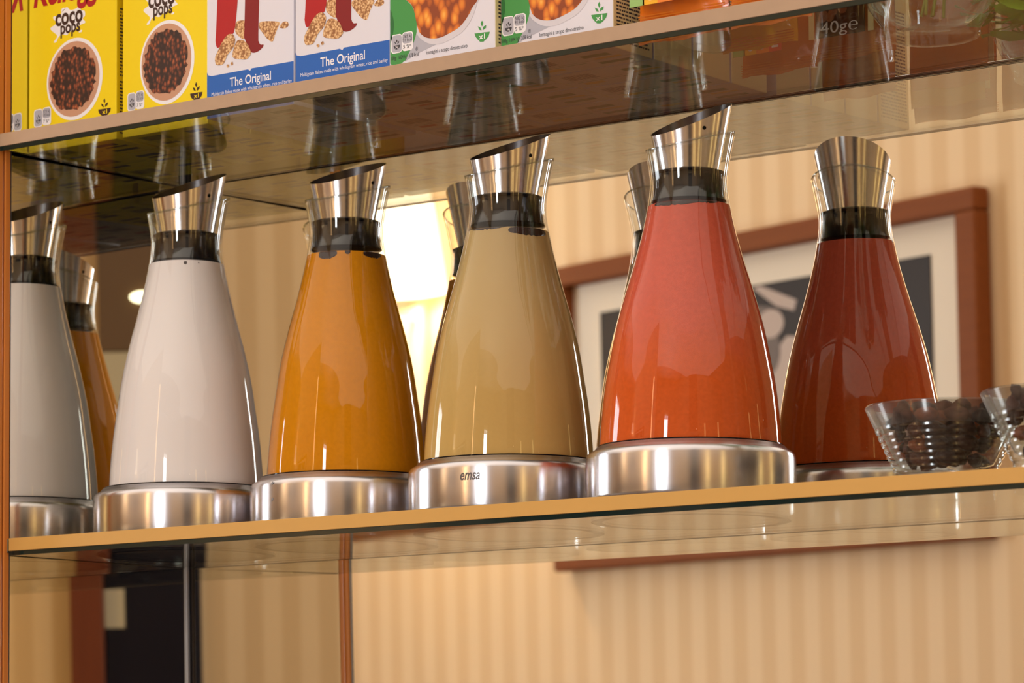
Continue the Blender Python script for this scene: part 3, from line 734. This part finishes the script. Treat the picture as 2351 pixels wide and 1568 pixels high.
def bottom_parts(w, t, kind):
    key = (round(w, 4), kind)
    if key not in bot_cache:
        v, f, quad = bottom_print(w, None, kind)
        m1 = bpy.data.meshes.new('bar_code'); m1.from_pydata(v, [], f); m1.materials.append(M_dgry)
        v2, f2 = [], []
        for (a, b, c, d) in ((0.62, 0.86, 0.008, 0.014), (0.10, 0.55, 0.0235, 0.0242), (0.02, 0.98, 0.0205, 0.0209), (0.62, 0.9, 0.026, 0.031)):
            f2.append(tuple(range(len(v2), len(v2) + 4))); v2 += quad(w * a, w * b, c, d)
        m2 = bpy.data.meshes.new('base_print'); m2.from_pydata(v2, [], f2); m2.materials.append(M_dgry if kind != 'c' else M_dgrn)
        v3, f3 = [], []
        for (a, b, c, d) in ((0.66, 0.9, 0.0165, 0.0195), (0.12, 0.3, 0.026, 0.031)):
            f3.append(tuple(range(len(v3), len(v3) + 4))); v3 += quad(w * a, w * b, c, d)
        m3 = bpy.data.meshes.new('colour_print'); m3.from_pydata(v3, [], f3); m3.materials.append({'y': M_brn, 'k': M_red_p, 'c': plain('print_amber', lin(222, 170, 40), 0.5)}[kind])
        bot_cache[key] = (m1, m2, m3)
    for nme, m in zip(('bar_code', 'base_print', 'colour_print'), bot_cache[key]): obj(nme, m, None, t)
body_cache = {}
def carton(x0, x1, y0, kind, label, group, rear=False):
    w = x1 - x0
    t = thing('cereal_box', label, 'cereal box', (x0, y0, UP_TOP + 0.0002), 0, group)
    key = (round(w, 4), kind)
    if key not in body_cache:
        bm = box_bm(0, w, 0, BOX_D, 0, BOX_H, 0.0005, 2); me = bpy.data.meshes.new('carton'); bm.to_mesh(me); bm.free()
        me.materials.append({'y': M_yel, 'k': M_wht, 'c': M_wht}[kind]); me.materials.append(M_cream); me.materials.append(M_bot_k)
        for p in me.polygons:
            if kind == 'c' and p.normal.x > 0.9: p.material_index = 1
            if kind != 'y' and p.normal.z < -0.9: p.material_index = 2
        body_cache[key] = me
    obj('carton', body_cache[key], None, t)
    bottom_parts(w, t, kind)
    return t
def badge(t, x0, z0, w, h, top, mid, pct, gram, dark):
    """two little tabs with energy figures"""
    xm = x0 + w / 2
    obj('badge_border', merge([poly_prism(rrect(x0 - 0.0006, xm, z0 - 0.0006, z0 + h + 0.0006, 0.002), P2, P2), poly_prism(rrect(xm, x0 + w + 0.0006, z0 - 0.0002, z0 + h + 0.0010, 0.002), P2, P2)]), M_wp, t)
    obj('badge_tab', merge([poly_prism(rrect(x0, xm - 0.0003, z0, z0 + h, 0.0018), P3, P3), poly_prism(rrect(xm + 0.0003, x0 + w, z0 + h * 0.42, z0 + h + 0.0004, 0.0018), P3, P3)]), M_gry, t)
    cx = (x0 + xm) / 2
    bz = z0 + h * 0.14
    obj('badge_symbol', merge([poly_prism(ellipse(cx, bz + 0.0026, w * 0.16, 0.0024, 14, PI, 2 * PI), P4, P4)] + [poly_prism([(cx + dx, bz + 0.0034 + dz), (cx + dx + 0.0005 + sx, bz + 0.0043 + dz), (cx + dx + sx * 1.6, bz + 0.0054 + dz), (cx + dx - 0.0005 + sx * 0.8, bz + 0.0043 + dz)], P4, P4) for dx, dz, sx in ((0, 0.0007, 0), (-0.0004, -0.0003, -0.0008), (0.0004, -0.0003, 0.0008))]), M_dgry, t)
    obj('badge_lettering', merge([text_bm(top, xm + 0.0008, x0 + w - 0.0006, z0 + h * 0.76, 0.0026, P4), text_bm(mid, xm + 0.0006, x0 + w - 0.0004, z0 + h * 0.54, 0.0026, P4), text_bm(pct, xm + 0.0009, x0 + w - 0.0008, z0 + h * 0.13, 0.0030, P4)]), M_dgry, t)
    obj('badge_weight', text_bm(gram, cx - 0.0011, cx + 0.0011, bz + 0.0008, 0.0020, P4 - 0.00004), M_wp, t)
def sx_pts(pts, k): return [(x * k, z) for x, z in pts]
def art_yellow(t, w):
    k = w / 0.0778
    obj('milk_splash', merge([poly_prism(sx_pts(curved(ART[q]), k), P1, P1) for q in ('splash', 'drop1', 'drop2')]), M_wp, t)
    obj('name_lettering', merge([text_bm('coco', 0.0238 * k, 0.0482 * k, 0.0698, 0.0152, P2, bold=0.03), text_bm('pops', 0.0284 * k, 0.0458 * k, 0.0640, 0.0112, P2, bold=0.028)]), M_brn, t)
    obj('script_lettering', text_bm("Kellogg's", -0.002 + 0.006 * k, 0.073 * k, 0.0850, 0.028, P2, bold=0.03, shear=0.25), M_red_p, t)
    obj('bowl_print', poly_prism(ellipse(0.0410 * k, 0.0336, 0.0248 * k, 0.0262, 48), P1, P1), M_wp, t)
    obj('milk_print', poly_prism(ellipse(0.0404 * k, 0.0337, 0.0227 * k, 0.0240, 48), P2, P2), M_milkb, t)
    rnd = random.Random(5)
    pts = []
    for i in range(60):
        a = 2 * PI * i / 60; r = 0.0200 + rnd.uniform(-0.0012, 0.0014)
        pts.append(((0.0398 + r * math.cos(a) * 0.98) * k, 0.0339 + r * math.sin(a) * 1.02))
    obj('cereal_print', poly_prism(pts, P3, P3), M_pops, t)
    obj('serving_symbol', merge([poly_prism(sx_pts(ART[q], k), P2, P2) for q in ('bbowl', 'bl1', 'bl2', 'bl3')]), M_brn, t)
    obj('serving_count', text_bm('x1', 0.0656 * k, 0.0699 * k, 0.0081, 0.0038, P3, bold=0.02), M_yel, t)
    badge(t, 0.0054 * k, 0.0075, 0.0142 * k, 0.0103, '573 kJ', '135 kcal', '7 %*', '35g', True)
def art_k(t, w):
    k = w / 0.072
    obj('big_letter_stroke', poly_prism(curved([(x * k, z + 0.035) if z > 0.0465 else (x * k, z) for x, z in ART['leg_l']]), P2, P2), M_red_p, t)
    obj('big_letter_stroke', poly_prism(curved([(x * k, z + 0.035) if z > 0.0444 else (x * k, z) for x, z in ART['leg_r']]), P2, P2), M_dred, t)
    obj('flakes_print', merge([poly_prism(sx_pts(curved(ART[q], 3), k), P1, P1) for q in ('fl3', 'fl4', 'fl5')]), M_mgf, t)
    obj('flakes_print', merge([poly_prism(sx_pts(curved(ART[q], 3), k), P3, P3) for q in ('fl1', 'cr1', 'cr2')]), M_mgf, t)
    obj('flakes_print', poly_prism(sx_pts(curved(ART['fl2'], 3), k), P4, P4), M_mgf, t)
    b = ART['blue'][1:-1]
    obj('blue_band', poly_prism([(0.0002, 0.0002)] + [(min(max(x, 0.0002), 0.0718) * k, z) for x, z in b] + [(0.0718 * k, 0.0002)], P1, P1), M_blue, t)
    obj('variety_lettering', merge([text_bm('The Original', 0.0194 * k, 0.0534 * k, 0.0084, 0.0078, P2, bold=0.012), text_bm('Multigrain flakes made with wholegrain wheat, rice and barley', 0.0041 * k, 0.0704 * k, 0.0045, 0.0031, P2)]), M_wp, t)
def art_flakes(t, w):
    k = w / 0.0767
    obj('green_panel', poly_prism(sx_pts(curved(ART['green'], 4, (0.0004, 0.07)), k), P1, P1), M_grn, t)
    obj('dark_green_arc', poly_prism(sx_pts(curved(ART['dkgreen'], 4, (0.0004, 0.07)), k), P2, P2), M_dgrn, t)
    obj('bowl_shadow', poly_prism(sx_pts(ART['gshadow'], k), P1, P1), M_gry, t)
    obj('bowl_print', poly_prism(sx_pts(curved(ART['rim']), k), P2, P2), plain('print_bowl_white', lin(214, 208, 214), 0.42, 0.35), t)
    obj('flakes_print', poly_prism(sx_pts(curved(ART['flakes']), k), P3, P3), M_flk, t)
    obj('serving_symbol', merge([poly_prism(sx_pts(ART[q], k), P2, P2) for q in ('gbowl', 'gl1', 'gl2', 'gl3')]), M_grn, t)
    obj('serving_count', text_bm('x1', 0.0652 * k, 0.0695 * k, 0.0073, 0.0040, P3, bold=0.02), M_wp, t)
    obj('notice_lettering', merge([text_bm('Immagini a scopo dimostrativo', 0.0269 * k, 0.0568 * k, 0.0039, 0.0034, P2), text_bm('100g: 1604 kJ / 378 kcal', 0.0009 * k, 0.0214 * k, 0.0040, 0.0032, P3), text_bm('\u00ae', 0.0192 * k, 0.0208 * k, 0.0071, 0.0032, P3)]), M_dgry, t)
    badge(t, 0.0016 * k, 0.0083, 0.0152 * k, 0.0098, '385 kJ', '91 kcal', '5 %*', '24g', False)
def side_print(t, w, seed):
    """columns of small print on the right-hand side panel"""
    rnd = random.Random(seed); v, f = [], []
    z = 0.004
    while z < 0.075:
        y = 0.003
        while y < BOX_D - 0.004:
            l = rnd.uniform(0.001, 0.0042); y2 = min(y + l, BOX_D - 0.003)
            f.append(tuple(range(len(v), len(v) + 4))); v += [(w + 0.00006, y, z), (w + 0.00006, y2, z), (w + 0.00006, y2, z + 0.0010), (w + 0.00006, y, z + 0.0010)]
            y = y2 + 0.0007
        z += 0.0021 if rnd.random() > 0.15 else 0.0042
    obj('side_print', (v, f), M_dgry, t)
COLS = [(0.0016, 0.0789, 0.0145, 'y', 'yellow chocolate rice cereal box, leftmost, next to the side mirror', 'the leftmost yellow box'),
        (0.0837, 0.1556, 0.0150, 'y', 'yellow chocolate rice cereal box beside the first blue-banded box', 'the second yellow box'),
        (0.1640, 0.2339, 0.0050, 'k', 'white and blue multigrain flakes box touching the yellow box', 'the left blue-banded box'),
        (0.2420, 0.3143, -0.0030, 'k', 'white and blue multigrain flakes box touching the green-cornered box', 'the right blue-banded box'),
        (0.3163, 0.3931, -0.0055, 'c', 'white and green corn flakes box beside the blue-banded box', 'the left green-cornered box'),
        (0.3937, 0.4716, -0.0010, 'c', 'white and green corn flakes box beside the orange snack bags', 'the right green-cornered box')]
for i, (x0, x1, fy, kd, lab, short) in enumerate(COLS):
    t = carton(x0, x1, fy, kd, lab, 'cereal boxes in the front row')
    {'y': art_yellow, 'k': art_k, 'c': art_flakes}[kd](t, x1 - x0)
    if i in (0, 1, 4, 5): side_print(t, x1 - x0, i)
    for r in (1, 2, 3):
        if fy + r * 0.0392 + BOX_D > MY - 0.006: continue
        carton(x0, x1, fy + r * 0.0392, kd, 'cereal box %s %s, seen from below' % (('directly behind', 'two rows behind', 'three rows behind')[r - 1], short), {'y': 'yellow cereal boxes behind the front row', 'k': 'multigrain boxes behind the front row', 'c': 'corn flakes boxes behind the front row'}[kd], True)
for o in bpy.data.objects:
    if o.type == 'MESH' and o.name.split('.')[0] in ('bar_code', 'base_print', 'colour_print', 'side_print', 'badge_symbol', 'badge_tab', 'badge_border', 'badge_lettering', 'serving_symbol', 'flakes_print', 'milk_splash', 'notice_lettering', 'name_lettering', 'variety_lettering', 'script_lettering'):
        o['kind'] = 'stuff'

# ------------------------------------------------------------------ snack bags
M_bag = plain('orange_film', lin(222, 112, 14), 0.28, 0.5, coat=0.4, noise=0.12, nscale=60, bump=0.25, bscale=120)
M_bag_tr = plain('amber_film', lin(236, 170, 40), 0.25, 0.5, coat=0.4, noise=0.15, nscale=60)
M_bag_br = plain('brown_window_print', lin(70, 34, 22), 0.35, 0.4)
M_nut = plain('hazelnut_print', lin(150, 92, 62), 0.35, 0.4, noise=0.25, nscale=90)
def snack_bag(x, y, w, rz, label, mat=None, front='score'):
    t = thing('snack_bag', label, 'snack bag', (x, y, UP_TOP + 0.0002), rz, 'orange snack bags on the upper shelf')
    nx, nz, H, D = 18, 20, 0.095, 0.026
    def surf(sgn):
        v, f = [], []
        for j in range(nz + 1):
            zt = j / nz; z = zt * H
            for i in range(nx + 1):
                u = i / nx
                crimp = min(1, max(0, (z - 0.0075) / 0.02)) * min(1, max(0, (H - 0.0075 - z) / 0.02))
                puff = (math.sin(PI * u) ** 0.6) * (crimp ** 0.6) * D / 2
                wav = 0.0006 * math.sin(u * 40) * (1 if crimp == 0 else 0.3) + 0.0012 * math.sin(u * 7 + z * 90)* (1 - crimp * 0.5)
                v.append((u * w, sgn * (puff + 0.0002) + wav, z + (0.0009 * math.sin(u * 9) if j == 0 else 0) + 0.001))
        for j in range(nz):
            for i in range(nx):
                a = j * (nx + 1) + i; q = (a, a + 1, a + nx + 2, a + nx + 1); f.append(q if sgn < 0 else q[::-1])
        return v, f
    v1, f1 = surf(-1); v2, f2 = surf(1); o = len(v1)
    obj('film', (v1 + v2, f1 + [tuple(k + o for k in q) for q in f2]), mat or M_bag, t, True)
    cv, cf = [], []
    for j in range(5):
        z = 0.0018 + j * 0.0014
        cf.append(tuple(range(len(cv), len(cv) + 4))); cv += [(0.0004, -0.0016, z), (w - 0.0004, -0.0016, z), (w - 0.0004, -0.0020, z + 0.0005), (0.0004, -0.0020, z + 0.0005)]
    obj('crimp_rib', (cv, cf), plain('film_ridge', lin(240, 140, 40), 0.3), t)
    yl = -0.0145
    if front == 'score':
        for k, (cx, colr) in enumerate(((0.15, lin(150, 190, 110)), (0.30, lin(244, 178, 30)), (0.47, lin(240, 130, 40)), (0.64, lin(226, 66, 52)))):
            bm = box_bm(w * cx - w * 0.085, w * cx + w * 0.085, yl - 0.0003, yl, 0.010, 0.021, 0.0001, 1)
            s = obj('score_tile', bm, plain('score_colour', colr, 0.4), t)
            if k: obj('score_letter', text_bm('CDE'[k - 1], w * cx - w * 0.045, w * cx + w * 0.045, 0.0125, 0.0085, yl - 0.00036, bold=0.03), M_wp, s)
    else:
        bm = box_bm(w * 0.18, w * 0.80, yl - 0.0003, yl, 0.0105, 0.05, 0.0001, 1)
        wn = obj('window_print', bm, M_bag_br, t)
        rnd = random.Random(2); pr = []
        for k in range(16):
            cx = w * rnd.uniform(0.26, 0.72); cz = rnd.uniform(0.021, 0.047); pr.append(poly_prism(ellipse(cx, cz, 0.0030, 0.0027, 12), yl - 0.00036 - k * 0.00001, yl))
        obj('nut_print', merge(pr), M_nut, wn)
        obj('weight_lettering', text_bm('40g\u212e', w * 0.25, w * 0.72, 0.0125, 0.0095, yl - 0.0006), M_wp, wn)
        for q in (0.10, 0.84):
            obj('pale_stripe', box_bm(w * q, w * q + 0.0035, yl - 0.0003, yl, 0.0105, 0.05), M_cream, t)
    return t
snack_bag(0.4818, 0.0095, 0.058, 0.0, 'orange snack bag with coloured letter tiles, next to the corn flakes box')
snack_bag(0.5430, 0.0085, 0.050, 0.02, 'orange snack bag at the right, half behind the shelf edge')
snack_bag(0.5060, 0.0560, 0.050, -0.05, 'amber snack bag with weight print, behind the first orange bag', M_bag_tr, 'weight')
snack_bag(0.5350, 0.1060, 0.052, 0.0, 'orange snack bag with nuts and weight print, farthest back', None, 'weight')
snack_bag(0.4800, 0.1150, 0.050, 0.0, 'orange snack bag standing at the back beside the boxes', None, 'score')

# ------------------------------------------------------------------ vase with a leafy plant, upper right
va = thing('glass_vase', 'clear round glass vase on the right of the upper shelf, holding green sprigs', 'vase', (0.622, 0.086, UP_TOP + 0.0002))
vp = [(0, 0.0006), (0.0225, 0.0006), (0.0258, 0.0), (0.0268, 0.0014), (0.0262, 0.004), (0.034, 0.016), (0.041, 0.034), (0.042, 0.052), (0.036, 0.074), (0.030, 0.088), (0.034, 0.1), (0.0325, 0.1), (0.0285, 0.088), (0.034, 0.074), (0.040, 0.052), (0.039, 0.034), (0.032, 0.017), (0.020, 0.007), (0, 0.006)]
obj('vase_body', lathe(vp, 72), M_vase, va, True)
M_leaf = plain('leaf_green', lin(140, 186, 52), 0.45, 0.4, noise=0.35, nscale=50)
M_stem = plain('stem_green', lin(150, 160, 60), 0.5)
pl = thing('leafy_sprig', 'bright green leafy sprigs spilling from the glass vase at top right', 'plant', (0.622, 0.086, UP_TOP + 0.009))
def tube(pts, r, seg=6):
    v, f = [], []
    for i, p in enumerate(pts):
        a = pts[max(0, i - 1)]; b = pts[min(len(pts) - 1, i + 1)]
        d = (Vector(b) - Vector(a)).normalized(); n = d.orthogonal().normalized(); m = d.cross(n)
        v += [tuple(Vector(p) + r * (math.cos(2 * PI * k / seg) * n + math.sin(2 * PI * k / seg) * m)) for k in range(seg)]
    for i in range(len(pts) - 1):
        for k in range(seg): f.append((i * seg + k, i * seg + (k + 1) % seg, (i + 1) * seg + (k + 1) % seg, (i + 1) * seg + k))
    return v, f
lv, lf = [], []
for s in (-1, 0, 1):
    pass
n = 6
for i in range(n + 1):
    u = i / n; wd = 0.0062 * math.sin(PI * min(1, u * 0.96 + 0.04)) ** 0.8 * (1 - 0.25 * u)
    lv += [(u * 0.022, -wd, -0.0012 * math.sin(PI * u) + 0.0018), (u * 0.022, 0, 0.0006 * math.sin(2 * u)), (u * 0.022, wd, -0.0012 * math.sin(PI * u) + 0.0018)]
for i in range(n):
    a = i * 3; lf += [(a, a + 3, a + 4, a + 1), (a + 1, a + 4, a + 5, a + 2)]
leaf_me = bpy.data.meshes.new('leaf'); leaf_me.from_pydata(lv, [], lf); leaf_me.materials.append(M_leaf)
leaf_me.polygons.foreach_set('use_smooth', [True] * len(leaf_me.polygons))
rnd = random.Random(11)
STEMS = [[(0, 0, 0.002), (0.010, 0.004, 0.05), (0.014, 0.010, 0.098), (0.036, 0.026, 0.104), (0.052, 0.040, 0.070), (0.054, 0.040, 0.022), (0.050, 0.046, 0.006)],
         [(0.004, 0.006, 0.002), (0.004, 0.012, 0.06), (0.008, 0.018, 0.100), (0.014, 0.040, 0.104), (0.020, 0.046, 0.06), (0.018, 0.047, 0.016), (0.008, 0.047, 0.006)],
         [(-0.004, -0.004, 0.002), (0.012, -0.006, 0.05), (0.016, -0.010, 0.098), (0.044, -0.014, 0.104), (0.058, -0.010, 0.065), (0.060, -0.004, 0.022), (0.054, 0.006, 0.004)],
         [(0.002, -0.002, 0.002), (0.010, 0.0, 0.05), (0.016, 0.002, 0.098), (0.048, 0.010, 0.106), (0.062, 0.016, 0.06), (0.062, 0.024, 0.012), (0.056, 0.034, 0.004)],
         [(0.0, -0.006, 0.002), (0.0, 0.0, 0.06), (0.004, 0.004, 0.13), (0.012, 0.006, 0.17)]]
for st in STEMS:
    obj('stem', tube(st, 0.0009), M_stem, pl, True)
    for i in range(2, len(st)):
        a, b = Vector(st[i - 1]), Vector(st[i])
        for k in range(5):
            p = a.lerp(b, (k + rnd.random()) / 5)
            if p.z < 0.004: continue
            p.y = min(p.y, 0.046)
            lo = obj('leaf', leaf_me, None, pl); lo.location = p
            lo.rotation_euler = (rnd.uniform(-0.9, 0.9), rnd.uniform(-0.5, 1.0), rnd.uniform(-PI, PI)); sc = rnd.uniform(0.6, 1.05); lo.scale = (sc, sc, sc)

for k in range(150):
    if k % 3: px_, py_, pz_ = rnd.uniform(-0.012, 0.055), rnd.uniform(0.020, 0.047), rnd.uniform(-0.006, 0.036)
    else: px_, py_, pz_ = rnd.uniform(0.030, 0.085), rnd.uniform(-0.04, 0.03), rnd.uniform(-0.004, 0.034)
    if math.hypot(px_, py_) < 0.034 + max(0, pz_) * 0.30: continue
    lo = obj('leaf', leaf_me, None, pl); lo.location = (px_, py_, pz_)
    lo.rotation_euler = (rnd.uniform(-0.7, 0.7), rnd.uniform(-0.4, 0.3), rnd.uniform(-0.6, 0.9)); sc = rnd.uniform(0.8, 1.3); lo.scale = (sc, sc, sc)

# ------------------------------------------------------------------ glass bowls of dried fruit, lower right
def fruit_mesh(k):
    bm = bmesh.new(); bmesh.ops.create_icosphere(bm, subdivisions=2, radius=1)
    r = random.Random(k)
    off = [(Vector((r.uniform(-1, 1), r.uniform(-1, 1), r.uniform(-1, 1))).normalized(), r.uniform(-0.7, 0.35)) for _ in range(11)]
    for v in bm.verts:
        s = 1 + sum(a * max(0, v.co.normalized().dot(d)) ** 3 for d, a in off)
        v.co = Vector((v.co.x * 0.0080 * s, v.co.y * 0.0046 * s, v.co.z * 0.0042 * s))
    me = bpy.data.meshes.new('dried_fruit'); bm.to_mesh(me); bm.free()
    me.polygons.foreach_set('use_smooth', [True] * len(me.polygons)); return me
FR_M = [plain('raisin_dark', lin(50, 28, 22), 0.55, 0.3, noise=0.4, nscale=250, bump=0.5, bscale=300), plain('raisin_red', lin(88, 44, 26), 0.5, 0.3, noise=0.4, nscale=250, bump=0.5, bscale=300), plain('raisin_amber', lin(140, 70, 32), 0.5, 0.3, noise=0.4, nscale=250, bump=0.5, bscale=300)]
FR = []
for k in range(6):
    me = fruit_mesh(k); me.materials.append(FR_M[(0, 1, 0, 2, 1, 0)[k]]); FR.append(me)
def bowl_r(z): return 0.0262 + (0.0424 - 0.0262) * (z - 0.006) / (0.0413 - 0.006)
def fruit_bowl(x, y, label, flabel, fgroup, seed):
    t = thing('glass_bowl', label, 'bowl', (x, y, LOW_T + 0.0002), 0, 'ribbed glass bowls of dried fruit')
    pr = [(0, 0.0008), (0.0235, 0.0008), (0.0255, 0.0), (0.0262, 0.001), (0.0262, 0.006)]
    nr, z1, z2 = 7, 0.006, 0.0300
    for i in range(nr):
        for q in range(6):
            z = z1 + (z2 - z1) * (i + q / 6) / nr
            pr.append((bowl_r(z) + 0.0008 * math.sin(PI * q / 6) ** 0.7, z))
    pr += [(bowl_r(0.031), 0.031), (bowl_r(0.0413), 0.0413), (bowl_r(0.0413) - 0.0003, 0.0422), (bowl_r(0.0413) - 0.0014, 0.0422), (bowl_r(0.0413) - 0.0020, 0.0412), (bowl_r(0.02) - 0.0026, 0.02), (bowl_r(0.0105) - 0.003, 0.0105), (0.018, 0.0075), (0, 0.0072)]
    obj('bowl_wall', lathe(pr, 96), M_bowlglass, t, True)
    fb_ = [(bowl_r(0.0302) + 0.0003, 0.0302), (bowl_r(0.0412) + 0.0003, 0.0412)]
    obj('frosted_band', lathe(fb_, 96), M_frost, t, True)
    r = random.Random(seed); cnt = 0; k = 0
    spots = []
    for lay, z in enumerate((0.0135, 0.0210, 0.0285, 0.0355, 0.0405)):
        R = bowl_r(z) - 0.0118; m = (7, 9, 11, 12, 8)[lay]
        if lay == 4: R -= 0.006
        for i in range(m): a = 2 * PI * (i + 0.5 * (lay % 2)) / m + r.uniform(-0.1, 0.1); spots.append((R * math.cos(a), R * math.sin(a), z, a))
        for i in range(m // 2): a = r.uniform(0, 2 * PI); q = R * r.uniform(0.1, 0.5); spots.append((q * math.cos(a), q * math.sin(a), z + 0.001, a))
    for (px, py, pz, a) in spots:
        o = bpy.data.objects.new('dried_fruit', FR[r.randrange(6)]); C.objects.link(o)
        o.location = (x + px, y + py, LOW_T + pz); o.rotation_euler = (r.uniform(-0.4, 0.4), r.uniform(-0.5, 0.5), a + PI / 2 + r.uniform(-0.5, 0.5))
        tag(o, flabel, 'dried fruit', fgroup)
    return t
fruit_bowl(0.6400, 0.0650, 'ribbed glass bowl of dried fruit, the left one of two', 'piece of dark dried fruit inside the left ribbed glass bowl', 'dried fruit in the left bowl', 1)
fruit_bowl(0.7215, 0.0440, 'ribbed glass bowl of dried fruit, right one, cut by the picture edge', 'piece of dark dried fruit inside the right ribbed glass bowl', 'dried fruit in the right bowl', 2)
